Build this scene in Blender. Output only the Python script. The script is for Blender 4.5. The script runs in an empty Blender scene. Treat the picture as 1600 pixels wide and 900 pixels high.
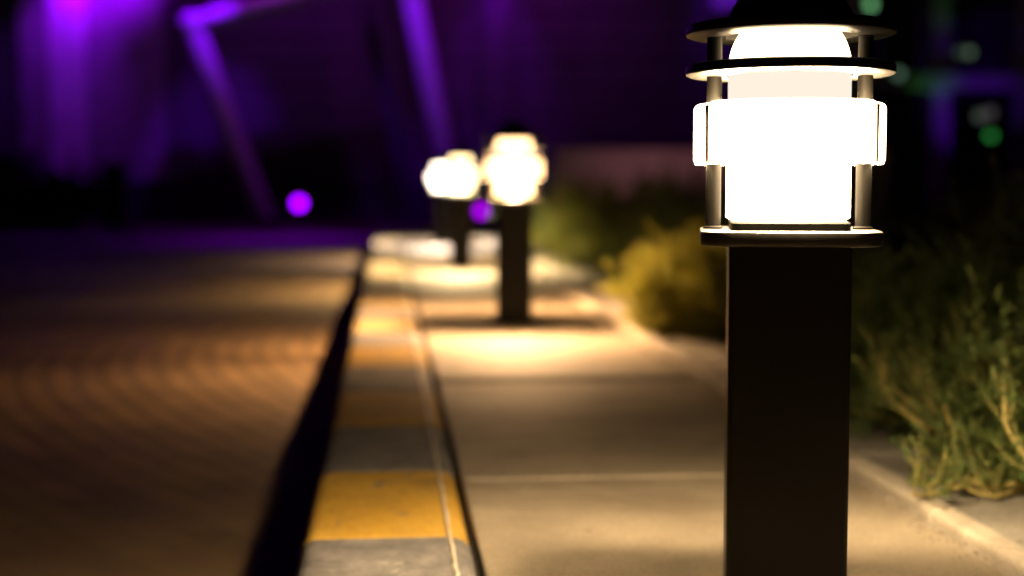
import bpy, bmesh, math, random
import numpy as np
from mathutils import Vector, Matrix, Euler

R = math.radians
sc = bpy.context.scene
COL = sc.collection

# ------------------------------------------------------------------ camera
CAM_Z = 0.5625
cam_data = bpy.data.cameras.new('camera')
cam = bpy.data.objects.new('camera', cam_data)
COL.objects.link(cam)
cam.location = (0, 0, CAM_Z)
cam.rotation_euler = (R(90 - 4.18), 0, 0)
cam_data.lens = 50
cam_data.sensor_width = 36
cam_data.clip_start = 0.05
cam_data.clip_end = 400
cam_data.dof.use_dof = True
cam_data.dof.focus_distance = 1.66
cam_data.dof.aperture_fstop = 2.0
cam_data.dof.aperture_blades = 0
sc.camera = cam

# ------------------------------------------------------------------ night sky, faint moonlight, exposure
world = bpy.data.worlds.new('World')
sc.world = world
world.use_nodes = True
wn = world.node_tree.nodes
bg = wn['Background']
sky = wn.new('ShaderNodeTexSky')
sky.sky_type = 'NISHITA'
sky.sun_disc = False
sky.sun_elevation = R(-8)
sky.sun_rotation = R(200)
world.node_tree.links.new(sky.outputs[0], bg.inputs[0])
bg.inputs[1].default_value = 0.012

sc.view_settings.view_transform = 'Standard'
sc.view_settings.look = 'None'
sc.view_settings.exposure = 0
sc.view_settings.gamma = 1
sc.view_settings.use_curve_mapping = False
sc.render.engine = 'CYCLES'
cy = sc.cycles
cy.use_denoising = True
try:
    cy.denoiser = 'OPENIMAGEDENOISE'
    cy.denoising_input_passes = 'RGB_ALBEDO_NORMAL'
except Exception:
    pass
cy.max_bounces = 6
cy.diffuse_bounces = 3
cy.glossy_bounces = 3
cy.transmission_bounces = 4
cy.sample_clamp_indirect = 4.0
cy.use_light_tree = True

# lamp radiances, near to far, and their colours
# (radiance of the frosted sides, of the glow rings added in and under the collar, watts of the lower and upper end of the lamp tube, colour)
LAMPS = [(15.0, 400.0, 98.0, 112.0, (1.0, 0.72, 0.40)), (5.5, 220.0, 540.0, 150.0, (1.0, 0.57, 0.26)),
         (5.5, 260.0, 600.0, 170.0, (1.0, 0.70, 0.34)), (10.0, 260.0, 560.0, 150.0, (1.0, 0.80, 0.62))]
VIOLET = (0.20, 0.0, 1.0)
MAGENTA = (0.29, 0.0, 1.0)

# ------------------------------------------------------------------ frame of the kerb: n to the right of the kerb, v along it
KD = math.atan(0.0877)
def K(n, v, z=0.0):
    c, s = math.cos(KD), math.sin(KD)
    return Vector((n * c - v * s, n * s + v * c, z))
KROT = KD

# ------------------------------------------------------------------ materials
def new_mat(name):
    m = bpy.data.materials.new(name)
    m.use_nodes = True
    nt = m.node_tree
    return m, nt, nt.nodes['Principled BSDF']

def noise(nt, scale, detail=6, rough=0.6, coord=None, dist=0.0):
    n = nt.nodes.new('ShaderNodeTexNoise')
    n.inputs['Scale'].default_value = scale
    n.inputs['Detail'].default_value = detail
    n.inputs['Roughness'].default_value = rough
    n.inputs['Distortion'].default_value = dist
    if coord is not None:
        nt.links.new(coord, n.inputs['Vector'])
    return n.outputs['Fac']

def ramp(nt, fac, stops):
    r = nt.nodes.new('ShaderNodeValToRGB')
    el = r.color_ramp.elements
    while len(el) < len(stops):
        el.new(0.5)
    for e, (p, c) in zip(el, stops):
        e.position = p
        e.color = (c[0], c[1], c[2], 1) if not isinstance(c, (int, float)) else (c, c, c, 1)
    nt.links.new(fac, r.inputs[0])
    return r.outputs[0]

def mixc(nt, fac, a, b, mode='MIX'):
    m = nt.nodes.new('ShaderNodeMix')
    m.data_type = 'RGBA'
    m.blend_type = mode
    if isinstance(fac, (int, float)):
        m.inputs[0].default_value = fac
    else:
        nt.links.new(fac, m.inputs[0])
    for s, k in ((a, 6), (b, 7)):
        if isinstance(s, tuple):
            m.inputs[k].default_value = (*s, 1)
        else:
            nt.links.new(s, m.inputs[k])
    return m.outputs[2]

def bump(nt, bsdf, h, strength, dist=0.01):
    b = nt.nodes.new('ShaderNodeBump')
    b.inputs['Strength'].default_value = strength
    b.inputs['Distance'].default_value = dist
    nt.links.new(h, b.inputs['Height'])
    nt.links.new(b.outputs[0], bsdf.inputs['Normal'])

def objco(nt):
    t = nt.nodes.new('ShaderNodeTexCoord')
    return t.outputs['Object']

def math_n(nt, op, a, b=None):
    m = nt.nodes.new('ShaderNodeMath')
    m.operation = op
    for s, k in ((a, 0), (b, 1)):
        if s is None:
            continue
        if isinstance(s, (int, float)):
            m.inputs[k].default_value = s
        else:
            nt.links.new(s, m.inputs[k])
    return m.outputs[0]

def surface(name, lo, hi, scale=8, rough=0.7, bstr=0.3, bdist=0.004, spec=0.5, fine=90, metal=0.0, stain=None):
    """two-tone noisy surface with fine grain and bump"""
    m, nt, b = new_mat(name)
    co = objco(nt)
    big = noise(nt, scale, 8, 0.62, co)
    col = ramp(nt, big, [(0.3, lo), (0.7, hi)])
    fn = noise(nt, fine, 4, 0.7, co)
    col = mixc(nt, 0.35, col, ramp(nt, fn, [(0.3, 0.25), (0.7, 0.95)]), 'OVERLAY')
    if stain:
        st = noise(nt, scale * 0.35, 5, 0.7, co, 0.6)
        col = mixc(nt, ramp(nt, st, [(0.52, 0.0), (0.66, 0.75)]), col, stain)
    nt.links.new(col, b.inputs['Base Color'])
    b.inputs['Roughness'].default_value = rough
    b.inputs['Specular IOR Level'].default_value = spec
    b.inputs['Metallic'].default_value = metal
    h = mixc(nt, 0.5, big, fn)
    bump(nt, b, h, bstr, bdist)
    return m

M = {}
M['concrete'] = surface('sidewalk_concrete', (0.22, 0.18, 0.13), (0.39, 0.325, 0.235), 3.2, 0.66, 0.45, 0.004, 0.4, 140, stain=(0.16, 0.12, 0.08))
M['slab'] = surface('edging_concrete', (0.22, 0.20, 0.17), (0.40, 0.37, 0.31), 5, 0.75, 0.5, 0.005, 0.4, 110)
M['lip'] = surface('pale_edging_lip', (0.36, 0.31, 0.24), (0.58, 0.51, 0.41), 7, 0.75, 0.5, 0.005, 0.4, 110)
M['pale_line'] = surface('pale_line_surface', (0.55, 0.46, 0.36), (0.75, 0.64, 0.50), 30, 0.6, 0.6, 0.003, 0.5, 200)
M['joint'] = surface('joint_dirt', (0.012, 0.010, 0.008), (0.035, 0.028, 0.02), 30, 0.95, 0.5, 0.003, 0.1, 200)
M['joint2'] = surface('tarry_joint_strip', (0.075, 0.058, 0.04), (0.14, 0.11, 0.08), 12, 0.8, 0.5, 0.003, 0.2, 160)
M['yellow'] = surface('yellow_kerb_paint', (0.44, 0.25, 0.030), (0.58, 0.345, 0.055), 6, 0.75, 0.35, 0.003, 0.15, 120, stain=(0.42, 0.27, 0.06))
M['yellow_washed'] = surface('lamp_washed_kerb_yellow', (0.36, 0.27, 0.13), (0.47, 0.35, 0.17), 6, 0.75, 0.35, 0.003, 0.15, 120, stain=(0.25, 0.2, 0.13))  # far blocks' yellow, the lamps' washed-out look put into the colour
M['grey'] = surface('grey_kerb_paint', (0.10, 0.095, 0.095), (0.24, 0.225, 0.215), 14, 0.75, 0.5, 0.004, 0.2, 120)
def wear(m, scale, lo, hi, color, vec=(1, 1, 1), rough=None):
    """chips or scratches of another colour cut by a noise threshold"""
    nt = m.node_tree
    b = nt.nodes['Principled BSDF']
    src = b.inputs['Base Color'].links[0].from_socket
    mp = nt.nodes.new('ShaderNodeMapping')
    mp.inputs['Scale'].default_value = vec
    nt.links.new(objco(nt), mp.inputs['Vector'])
    f = ramp(nt, noise(nt, scale, 7, 0.68, mp.outputs[0], 0.4), [(lo, 0.0), (hi, 1.0)])
    nt.links.new(mixc(nt, f, src, color), b.inputs['Base Color'])
wear(M['yellow'], 16, 0.60, 0.64, (0.20, 0.18, 0.15))
wear(M['yellow'], 3.0, 0.56, 0.80, (0.16, 0.11, 0.05))
wear(M['grey'], 12, 0.60, 0.65, (0.30, 0.28, 0.25))
wear(M['concrete'], 9, 0.63, 0.68, (0.13, 0.10, 0.07))
wear(M['concrete'], 60, 0.68, 0.72, (0.06, 0.05, 0.04))
M['soil'] = surface('dry_soil', (0.03, 0.022, 0.014), (0.08, 0.06, 0.04), 12, 0.95, 0.9, 0.02, 0.1, 160)
M['black'] = surface('black_powder_coat', (0.008, 0.0072, 0.0062), (0.014, 0.0125, 0.0105), 6, 0.36, 0.12, 0.0015, 0.30, 420)
M['plate'] = surface('lamplit_black_plate', (0.022, 0.020, 0.016), (0.038, 0.034, 0.027), 14, 0.38, 0.15, 0.001, 0.5, 300)  # coat lightened in place of lamplight on the plate's front
M['rod'] = surface('black_rod_enamel', (0.0016, 0.0014, 0.0011), (0.0028, 0.0025, 0.0019), 9, 0.5, 0.10, 0.001, 0.05, 500)
M['seam'] = surface('bronze_seam', (0.020, 0.010, 0.003), (0.035, 0.018, 0.005), 9, 0.6, 0.10, 0.001, 0.1, 500)
M['clad'] = surface('dark_cladding', (0.05, 0.045, 0.05), (0.085, 0.08, 0.085), 1.5, 0.6, 0.2, 0.01, 0.4, 30)
M['render'] = surface('lamp_pink_wall_render', (0.42, 0.32, 0.33), (0.56, 0.44, 0.44), 2.0, 0.8, 0.3, 0.01, 0.3, 40)  # pink of the mixed lamplight put into the wall's base colour
M['panel'] = surface('bay_glow_render', (0.17, 0.16, 0.17), (0.26, 0.25, 0.26), 2.0, 0.8, 0.3, 0.01, 0.3, 40)
M['steel'] = surface('painted_steel', (0.42, 0.42, 0.44), (0.55, 0.55, 0.57), 3, 0.55, 0.1, 0.004, 0.4, 50)
M['dark'] = surface('dark_fixture', (0.02, 0.02, 0.022), (0.035, 0.035, 0.037), 8, 0.5, 0.2, 0.002, 0.5, 100)
M['bark'] = surface('bark', (0.06, 0.045, 0.03), (0.13, 0.1, 0.07), 20, 0.9, 0.8, 0.01, 0.2, 120)
M['stone'] = surface('grit_stone', (0.2, 0.17, 0.13), (0.45, 0.38, 0.3), 60, 0.8, 0.4, 0.002, 0.3, 200)

wear(M['black'], 70, 0.70, 0.76, (0.05, 0.045, 0.038))
wear(M['black'], 60, 0.70, 0.74, (0.04, 0.035, 0.03), (1, 1, 0.06))

def foliage(name, a, b_, rough=0.5, scale=14):
    m, nt, b = new_mat(name)
    co = objco(nt)
    f = noise(nt, scale, 4, 0.6, co)
    nt.links.new(ramp(nt, f, [(0.32, a), (0.68, b_)]), b.inputs['Base Color'])
    b.inputs['Roughness'].default_value = rough
    b.inputs['Specular IOR Level'].default_value = 0.35
    b.inputs['Subsurface Weight'].default_value = 0.0
    tr = nt.nodes.new('ShaderNodeBsdfTranslucent')
    tr.inputs[0].default_value = (b_[0] * 1.3, b_[1] * 1.4, b_[2], 1)
    mx = nt.nodes.new('ShaderNodeMixShader')
    mx.inputs[0].default_value = 0.22
    nt.links.new(b.outputs[0], mx.inputs[1])
    nt.links.new(tr.outputs[0], mx.inputs[2])
    nt.links.new(mx.outputs[0], nt.nodes['Material Output'].inputs[0])
    return m
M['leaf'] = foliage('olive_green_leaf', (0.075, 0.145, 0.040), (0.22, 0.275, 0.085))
M['leaf_lamplit'] = foliage('lamp_gilded_leaf', (0.22, 0.25, 0.04), (0.52, 0.48, 0.08))  # lamplight's gold and brightness put into the leaf colour
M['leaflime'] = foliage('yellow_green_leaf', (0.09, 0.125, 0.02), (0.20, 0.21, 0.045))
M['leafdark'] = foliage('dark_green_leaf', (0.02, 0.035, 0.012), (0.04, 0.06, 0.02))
M['stem'] = foliage('yellow_green_stem', (0.46, 0.39, 0.12), (0.66, 0.55, 0.20), 0.55, 30)
M['twig'] = surface('brown_twig', (0.08, 0.06, 0.03), (0.16, 0.12, 0.06), 30, 0.8, 0.4, 0.003, 0.3, 200)

def emit(name, color, strength):
    m = bpy.data.materials.new(name)
    m.use_nodes = True
    nt = m.node_tree
    nt.nodes.remove(nt.nodes['Principled BSDF'])
    e = nt.nodes.new('ShaderNodeEmission')
    e.inputs[0].default_value = (*color, 1)
    e.inputs[1].default_value = strength
    nt.links.new(e.outputs[0], nt.nodes['Material Output'].inputs[0])
    return m

# block paving laid in arcs for the roadway (object axes: x across the road, y along it)
def paving_mat():
    m, nt, b = new_mat('fan_laid_paving')
    co = objco(nt)
    sep = nt.nodes.new('ShaderNodeSeparateXYZ')
    wob = nt.nodes.new('ShaderNodeVectorMath')
    nz = nt.nodes.new('ShaderNodeTexNoise')
    nz.inputs['Scale'].default_value = 3.0
    nt.links.new(co, nz.inputs['Vector'])
    sc_ = nt.nodes.new('ShaderNodeVectorMath'); sc_.operation = 'SCALE'
    nt.links.new(nz.outputs['Color'], sc_.inputs[0]); sc_.inputs['Scale'].default_value = 0.02
    wob.operation = 'ADD'
    nt.links.new(co, wob.inputs[0]); nt.links.new(sc_.outputs[0], wob.inputs[1])
    nt.links.new(wob.outputs[0], sep.inputs[0])
    P = 60.0
    vv = math_n(nt, 'SUBTRACT', math_n(nt, 'MODULO', math_n(nt, 'ADD', sep.outputs[1], 100.0 * P - 5.95 + P / 2), P), P / 2)
    sq = math_n(nt, 'MULTIPLY', vv, vv)
    shift = math_n(nt, 'ADD', math_n(nt, 'MULTIPLY', sq, 0.095), math_n(nt, 'MULTIPLY', vv, -0.13))
    ph = math_n(nt, 'DIVIDE', math_n(nt, 'SUBTRACT', sep.outputs[0], shift), 0.105)
    fr = math_n(nt, 'FRACT', math_n(nt, 'ADD', ph, 500.0))
    d = math_n(nt, 'ABSOLUTE', math_n(nt, 'SUBTRACT', fr, 0.5))        # 0.5 at the joints
    jl = math_n(nt, 'POWER', math_n(nt, 'MULTIPLY', d, 2.0), 3.0)
    row = math_n(nt, 'FLOOR', math_n(nt, 'ADD', ph, 500.0))
    al = math_n(nt, 'ADD', math_n(nt, 'DIVIDE', sep.outputs[1], 0.21), math_n(nt, 'MULTIPLY', row, 0.5))
    d2 = math_n(nt, 'ABSOLUTE', math_n(nt, 'SUBTRACT', math_n(nt, 'FRACT', math_n(nt, 'ADD', al, 500.0)), 0.5))
    jl2 = math_n(nt, 'POWER', math_n(nt, 'MULTIPLY', d2, 2.0), 16.0)
    jj = math_n(nt, 'MAXIMUM', jl, math_n(nt, 'MULTIPLY', jl2, 0.6))
    # the joints fade out over the nearer stretch and hardly show there
    mr = nt.nodes.new('ShaderNodeMapRange')
    mr.interpolation_type = 'SMOOTHSTEP'
    mr.inputs['From Min'].default_value = 2.9
    mr.inputs['From Max'].default_value = 4.9
    mr.inputs['To Min'].default_value = 0.10
    mr.inputs['To Max'].default_value = 1.0
    nt.links.new(math_n(nt, 'ADD', sep.outputs[1], math_n(nt, 'MULTIPLY', noise(nt, 1.6, 5, 0.6, co), 0.8)), mr.inputs[0])
    jj = math_n(nt, 'MULTIPLY', jj, mr.outputs[0])
    wn_ = nt.nodes.new('ShaderNodeTexWhiteNoise'); wn_.noise_dimensions = '2D'
    cmb = nt.nodes.new('ShaderNodeCombineXYZ')
    nt.links.new(row, cmb.inputs[0])
    nt.links.new(math_n(nt, 'FLOOR', math_n(nt, 'ADD', al, 500.0)), cmb.inputs[1])
    nt.links.new(cmb.outputs[0], wn_.inputs[0])
    tone = ramp(nt, wn_.outputs[0], [(0.0, (0.175, 0.112, 0.055)), (1.0, (0.25, 0.163, 0.082))])
    gr = noise(nt, 2.2, 8, 0.65, co)
    tone = mixc(nt, 0.5, tone, ramp(nt, gr, [(0.3, 0.25), (0.7, 0.8)]), 'OVERLAY')
    col = mixc(nt, math_n(nt, 'MULTIPLY', jj, 0.68), tone, (0.05, 0.035, 0.022))
    nt.links.new(col, b.inputs['Base Color'])
    b.inputs['Roughness'].default_value = 0.7
    b.inputs['Specular IOR Level'].default_value = 0.25
    fine = noise(nt, 120, 4, 0.7, co)
    h = math_n(nt, 'ADD', math_n(nt, 'SUBTRACT', 1.0, jj), math_n(nt, 'MULTIPLY', fine, 0.3))
    bump(nt, b, h, 0.4, 0.004)
    return m
M['paving'] = paving_mat()

# ------------------------------------------------------------------ mesh helpers
def obj(name, bm, mat, parent=None, smooth=False, loc=None, rotz=None):
    me = bpy.data.meshes.new(name)
    bm.to_mesh(me)
    bm.free()
    mats = mat if isinstance(mat, list) else [mat]
    for m in mats:
        me.materials.append(m)
    if smooth:
        me.polygons.foreach_set('use_smooth', [True] * len(me.polygons))
        try:
            me.set_sharp_from_angle(angle=R(35))
        except Exception:
            pass
    o = bpy.data.objects.new(name, me)
    COL.objects.link(o)
    if parent is not None:
        o.parent = parent
    if loc is not None:
        o.location = loc
    if rotz is not None:
        o.rotation_euler = (0, 0, rotz)
    return o

def thing(name, label, cat, loc=(0, 0, 0), rotz=0.0, group=None):
    o = bpy.data.objects.new(name, None)
    o.empty_display_size = 0.1
    COL.objects.link(o)
    o.location = loc
    o.rotation_euler = (0, 0, rotz)
    tag(o, label, cat, group)
    return o

def tag(o, label, cat, group=None):
    o['label'] = label
    o['category'] = cat
    if group:
        o['group'] = group
    return o

def struct(o):
    o['kind'] = 'structure'
    return o

def box(bm, x0, x1, y0, y1, z0, z1, bev=0.0, seg=2, mi=0, mat4=None):
    vs = [bm.verts.new((x, y, z)) for x in (x0, x1) for y in (y0, y1) for z in (z0, z1)]
    idx = [(0, 1, 3, 2), (4, 6, 7, 5), (0, 4, 5, 1), (2, 3, 7, 6), (0, 2, 6, 4), (1, 5, 7, 3)]
    fs = [bm.faces.new([vs[i] for i in f]) for f in idx]
    for f in fs:
        f.material_index = mi
    if mat4 is not None:
        bmesh.ops.transform(bm, matrix=mat4, verts=vs)
    if bev > 0:
        es = list({e for f in fs for e in f.edges})
        r = bmesh.ops.bevel(bm, geom=es, offset=bev, segments=seg, affect='EDGES', profile=0.5)
        for f in r['faces']:
            f.material_index = mi

def lathe(bm, prof, seg=64, a0=0.0, a1=2 * math.pi, mi=0):
    """revolve (r, z) profile; open profile, full circle or arc"""
    full = abs((a1 - a0) - 2 * math.pi) < 1e-6
    n = seg if full else seg + 1
    rows = []
    for r, z in prof:
        if r < 1e-6:
            rows.append([bm.verts.new((0, 0, z))])
        else:
            rows.append([bm.verts.new((r * math.cos(a0 + (a1 - a0) * i / seg), r * math.sin(a0 + (a1 - a0) * i / seg), z)) for i in range(n)])
    for a, b in zip(rows[:-1], rows[1:]):
        for i in range(seg):
            j = (i + 1) % n if full else i + 1
            if len(a) == 1 and len(b) == 1:
                continue
            if len(a) == 1:
                f = bm.faces.new((a[0], b[j], b[i]))
            elif len(b) == 1:
                f = bm.faces.new((a[i], a[j], b[0]))
            else:
                f = bm.faces.new((a[i], a[j], b[j], b[i]))
            f.material_index = mi
    return rows

def closed_lathe(bm, prof, seg=64, a0=0.0, a1=2 * math.pi):
    """closed profile loop; with an arc the two ends are capped"""
    rows = lathe(bm, prof + [prof[0]], seg, a0, a1)
    full = abs((a1 - a0) - 2 * math.pi) < 1e-6
    if not full:
        for e in (0, -1):
            vs = [r[e] for r in rows[:-1]]
            try:
                bm.faces.new(vs)
            except Exception:
                pass
    bmesh.ops.remove_doubles(bm, verts=bm.verts, dist=1e-6)
    bmesh.ops.recalc_face_normals(bm, faces=bm.faces)

def tube(bm, pts, radii, seg=6, cap=True):
    pts = [Vector(p) for p in pts]
    rings = []
    for i, p in enumerate(pts):
        t = (pts[min(i + 1, len(pts) - 1)] - pts[max(i - 1, 0)]).normalized()
        a = t.cross(Vector((0, 0, 1)))
        if a.length < 1e-3:
            a = t.cross(Vector((1, 0, 0)))
        a.normalize()
        b = t.cross(a)
        rings.append([bm.verts.new(p + (a * math.cos(2 * math.pi * k / seg) + b * math.sin(2 * math.pi * k / seg)) * radii[i]) for k in range(seg)])
    for r0, r1 in zip(rings[:-1], rings[1:]):
        for k in range(seg):
            bm.faces.new((r0[k], r0[(k + 1) % seg], r1[(k + 1) % seg], r1[k]))
    if cap:
        bm.faces.new(rings[0][::-1])
        bm.faces.new(rings[-1])

def rounded_square(hw, r, n=8):
    pts = []
    for cx, cy, a in ((hw - r, hw - r, 0), (-hw + r, hw - r, 90), (-hw + r, -hw + r, 180), (hw - r, -hw + r, 270)):
        for i in range(n + 1):
            t = R(a + 90 * i / n)
            pts.append((cx + r * math.cos(t), cy + r * math.sin(t)))
    return pts

def prism(bm, outline, levels):
    """stack of scaled outlines: levels = [(inset_offset_outline, z)]"""
    rows = [[bm.verts.new((x, y, z)) for x, y in ol] for ol, z in levels]
    n = len(rows[0])
    for a, b in zip(rows[:-1], rows[1:]):
        for i in range(n):
            bm.faces.new((a[i], a[(i + 1) % n], b[(i + 1) % n], b[i]))
    bm.faces.new(rows[0][::-1])
    bm.faces.new(rows[-1])

# ================================================================== SETTING
ROAD_Z = -0.15
# ground sheet reaching the horizon
bm = bmesh.new()
S = 260
vs = [bm.verts.new(p) for p in ((-S, -40, ROAD_Z - 0.012), (S, -40, ROAD_Z - 0.012), (S, S, ROAD_Z - 0.012), (-S, S, ROAD_Z - 0.012))]
bm.faces.new(vs)
struct(obj('ground', bm, M['soil']))
# roadway of fan laid blocks
bm = bmesh.new()
vs = [bm.verts.new(p) for p in ((-22, -6, 0), (-0.14, -6, 0), (-0.14, 24.5, 0), (-22, 24.5, 0))]
bm.faces.new(vs)
struct(obj('road', bm, M['paving'], loc=(0, 0, ROAD_Z), rotz=KROT))

V_END = 18.6
# kerb: painted blocks, yellow and grey by turns, each with rounded arrises
bm = bmesh.new()
BL = 0.53
v = 2.235 - 6 * BL
k = 0
rnd = random.Random(4)
def kerb_block(bm, v0, v1, mi, dz, dn):
    n0, n1 = -0.140 + dn, 0.128 + dn
    prof = [(n0, ROAD_Z - 0.05), (n0, -0.030)]
    for i in range(5):
        t = R(180 - 90 * (i + 1) / 5)
        prof.append((n0 + 0.028 + 0.028 * math.cos(t), -0.026 + 0.030 * math.sin(t)))
    prof += [(0.088 + dn, 0.004), (0.104 + dn, 0.0025), (0.118 + dn, -0.002), (n1, -0.013), (n1, ROAD_Z - 0.05)]
    ins = 0.007
    cz = sum(p[1] for p in prof) / len(prof)
    rows = []
    for vv, q in ((v0, ins), (v0 + 0.004, 0.002), (v0 + 0.010, 0.0), (v1 - 0.010, 0.0), (v1 - 0.004, 0.002), (v1, ins)):
        rows.append([bm.verts.new((n0 + (p[0] - n0) * 1.0 + (q if p[0] < 0 else -q) * (1 if p[1] > -0.1 else 0), vv, p[1] + dz - (q if p[1] > -0.1 else 0))) for p in prof])
    for a, b in zip(rows[:-1], rows[1:]):
        for i in range(len(prof) - 1):
            f = bm.faces.new((a[i], a[i + 1], b[i + 1], b[i]))
            f.material_index = mi
    for row, rev in ((rows[0], False), (rows[-1], True)):
        f = bm.faces.new(row[::-1] if rev else row)
        f.material_index = mi
while v < V_END:
    kerb_block(bm, v + 0.002, v + BL - 0.002, (0 if v < 4.6 else 2) if k % 2 == 0 else 1, rnd.uniform(-0.002, 0.002), rnd.uniform(-0.002, 0.002))
    v += BL
    k += 1
bmesh.ops.recalc_face_normals(bm, faces=bm.faces)
kerb = struct(obj('kerb', bm, [M['yellow'], M['grey'], M['yellow_washed']], rotz=KROT))
# thin pale raised bead running along the back arris of the kerb
bm = bmesh.new()
rnd = random.Random(8)
pts, rad = [], []
v = 0.4
while v < V_END - 0.1:
    pts.append((0.096 + rnd.uniform(-0.0011, 0.0011), v, 0.0035 + rnd.uniform(-0.0010, 0.0010)))
    rad.append(0.0031 + rnd.uniform(-0.0012, 0.0014))
    v += 0.022
tube(bm, pts, rad, 7)
struct(obj('kerb_pale_bead', bm, M['pale_line'], smooth=True, rotz=KROT))

# sidewalk slabs with joints
bm = bmesh.new()
J = 1.37
v = 2.687 - 3 * J
SW0, SW1 = 0.139, 0.892
k = 0
rnd = random.Random(3)
while v < V_END - 0.2:
    v1 = min(v + J, V_END - 0.2)
    dz = rnd.uniform(-0.003, 0.001)
    box(bm, SW0, SW1, v + 0.005, v1 - 0.005, -0.2, dz, 0.005, 2)
    v += J
    k += 1
struct(obj('sidewalk', bm, M['concrete'], rotz=KROT))
bm = bmesh.new()
box(bm, 0.129, 1.9, -2.5, V_END - 0.22, -0.19, -0.014)
struct(obj('sidewalk_joint_filling', bm, M['joint'], rotz=KROT))
bm = bmesh.new()
box(bm, SW0 + 0.012, SW1 - 0.004, 2.687 - 0.0035, 2.687 + 0.0035, -0.05, -0.0015, 0.0015, 1)  # thin pale strip along one cross joint
struct(obj('sidewalk_pale_joint', bm, M['pale_line'], rotz=KROT))

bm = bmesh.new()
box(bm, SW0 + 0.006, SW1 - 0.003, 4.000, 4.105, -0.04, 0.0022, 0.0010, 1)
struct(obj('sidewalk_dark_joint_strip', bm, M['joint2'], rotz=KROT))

# planter edging: a narrow raised lip of kerbstones and a strip of flat slabs behind it
bm = bmesh.new()
v = 2.262 - 4 * 0.56
rnd = random.Random(6)
i = 0
while v < V_END - 0.3:
    dn = rnd.uniform(-0.004, 0.004)
    box(bm, 0.899 + dn, 0.949 + dn, v + 0.003, v + 0.557, -0.18, 0.020 + rnd.uniform(-0.004, 0.004), 0.010, 3)
    v += 0.56
    i += 1
struct(obj('planter_edging', bm, M['lip'], rotz=KROT))
bm = bmesh.new()
v = 2.262 - 4 * 0.56
i = 0
while v < V_END - 0.3:
    dz = rnd.uniform(-0.004, 0.003)
    box(bm, 0.953, 1.30, v + 0.004, v + 0.556, -0.18, 0.008 + dz, 0.005, 2)
    v += 0.56
    i += 1
struct(obj('planter_edging_slabs', bm, M['slab'], rotz=KROT))
# soil of the planting bed
bm = bmesh.new()
NX, NY = 60, 90
grid = []
rs = np.random.RandomState(2)
for a in range(NX + 1):
    row = []
    for b in range(NY + 1):
        n = 1.305 + 10.0 * (a / NX) ** 1.6
        vv = -2.5 + 26.0 * b / NY
        z = -0.02 + (0.05 * min(1, (n - 1.305) / 0.5)) + (rs.uniform(-0.012, 0.012) if a else 0)
        row.append(bm.verts.new((n, vv, z)))
    grid.append(row)
for a in range(NX):
    for b in range(NY):
        bm.faces.new((grid[a][b], grid[a + 1][b], grid[a + 1][b + 1], grid[a][b + 1]))
struct(obj('planting_bed', bm, M['soil'], smooth=True, rotz=KROT))

# loose grit gathered along the edging
bm = bmesh.new()
rnd = random.Random(12)
for i in range(260):
    v = rnd.uniform(1.6, 5.2) if i > 90 else rnd.gauss(2.26, 0.10)
    n = 0.893 - abs(rnd.gauss(0, 0.016)) + (0.01 if rnd.random() < 0.4 else 0)
    if i > 200:
        n = rnd.uniform(0.2, 1.25); v = rnd.uniform(1.6, 4.5)
    s = rnd.uniform(0.0012, 0.0042) if i <= 200 else rnd.uniform(0.0008, 0.002)
    z = -0.001 if n < 0.9 else 0.008
    mt = Matrix.Translation((n, v, z + s * 0.5)) @ Euler((rnd.random() * 3, rnd.random() * 3, rnd.random() * 3)).to_matrix().to_4x4() @ Matrix.Diagonal((s * rnd.uniform(0.7, 1.4), s, s * rnd.uniform(0.6, 1.0), 1))
    bmesh.ops.create_icosphere(bm, subdivisions=1, radius=1, matrix=mt)
g = obj('grit', bm, M['stone'], rotz=KROT)
g['kind'] = 'stuff'
tag(g, 'pale loose grit scattered along the planter edging', 'grit')

# dry leaves and bits of twig dropped on the edging
bm = bmesh.new()
rnd = random.Random(31)
for i in range(170):
    n = rnd.uniform(0.97, 1.30) if i < 120 else rnd.uniform(0.84, 0.97)
    v = rnd.uniform(1.7, 4.6)
    L_, W_ = rnd.uniform(0.008, 0.022), rnd.uniform(0.0015, 0.005)
    a = rnd.uniform(0, 6.28)
    z = (0.0125 if n > 0.955 else 0.026 if n > 0.90 else 0.003) + rnd.uniform(0, 0.002)
    d_ = Vector((math.cos(a), math.sin(a), 0)); s_ = Vector((-math.sin(a), math.cos(a), 0))
    c_ = Vector((n, v, z))
    q = [c_ - d_ * L_ / 2, c_ + s_ * W_ / 2 + Vector((0, 0, rnd.uniform(0, 0.004))), c_ + d_ * L_ / 2 + Vector((0, 0, rnd.uniform(0, 0.003))), c_ - s_ * W_ / 2 + Vector((0, 0, rnd.uniform(0, 0.003)))]
    bm.faces.new([bm.verts.new(p) for p in q])
g = obj('leaf_litter', bm, M['twig'], rotz=KROT)
g['kind'] = 'stuff'
tag(g, 'dry brown leaf bits dropped on the edging slabs under the shrubs', 'leaf litter')

# ================================================================== BOLLARD LIGHTS
def lamp_mats(i):
    L, D, P, P2, c = LAMPS[i]
    body = emit('lit_frosted_glass_%s' % 'abcd'[i], c, L)
    under = emit('collar_fill_glow_%s' % 'abcd'[i], c, D)
    neck = emit('dim_frosted_neck_%s' % 'abcd'[i], (1.0, 0.89, 0.74), 1.0)
    clear = emit('lit_half_clear_glass_%s' % 'abcd'[i], c, L * 2)
    nt = clear.node_tree
    tr = nt.nodes.new('ShaderNodeBsdfTransparent')
    mx = nt.nodes.new('ShaderNodeMixShader')
    nt.links.new(tr.outputs[0], mx.inputs[1])
    nt.links.new(nt.nodes['Emission'].outputs[0], mx.inputs[2])
    nt.links.new(mx.outputs[0], nt.nodes['Material Output'].inputs[0])
    return body, neck, under, clear

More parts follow.
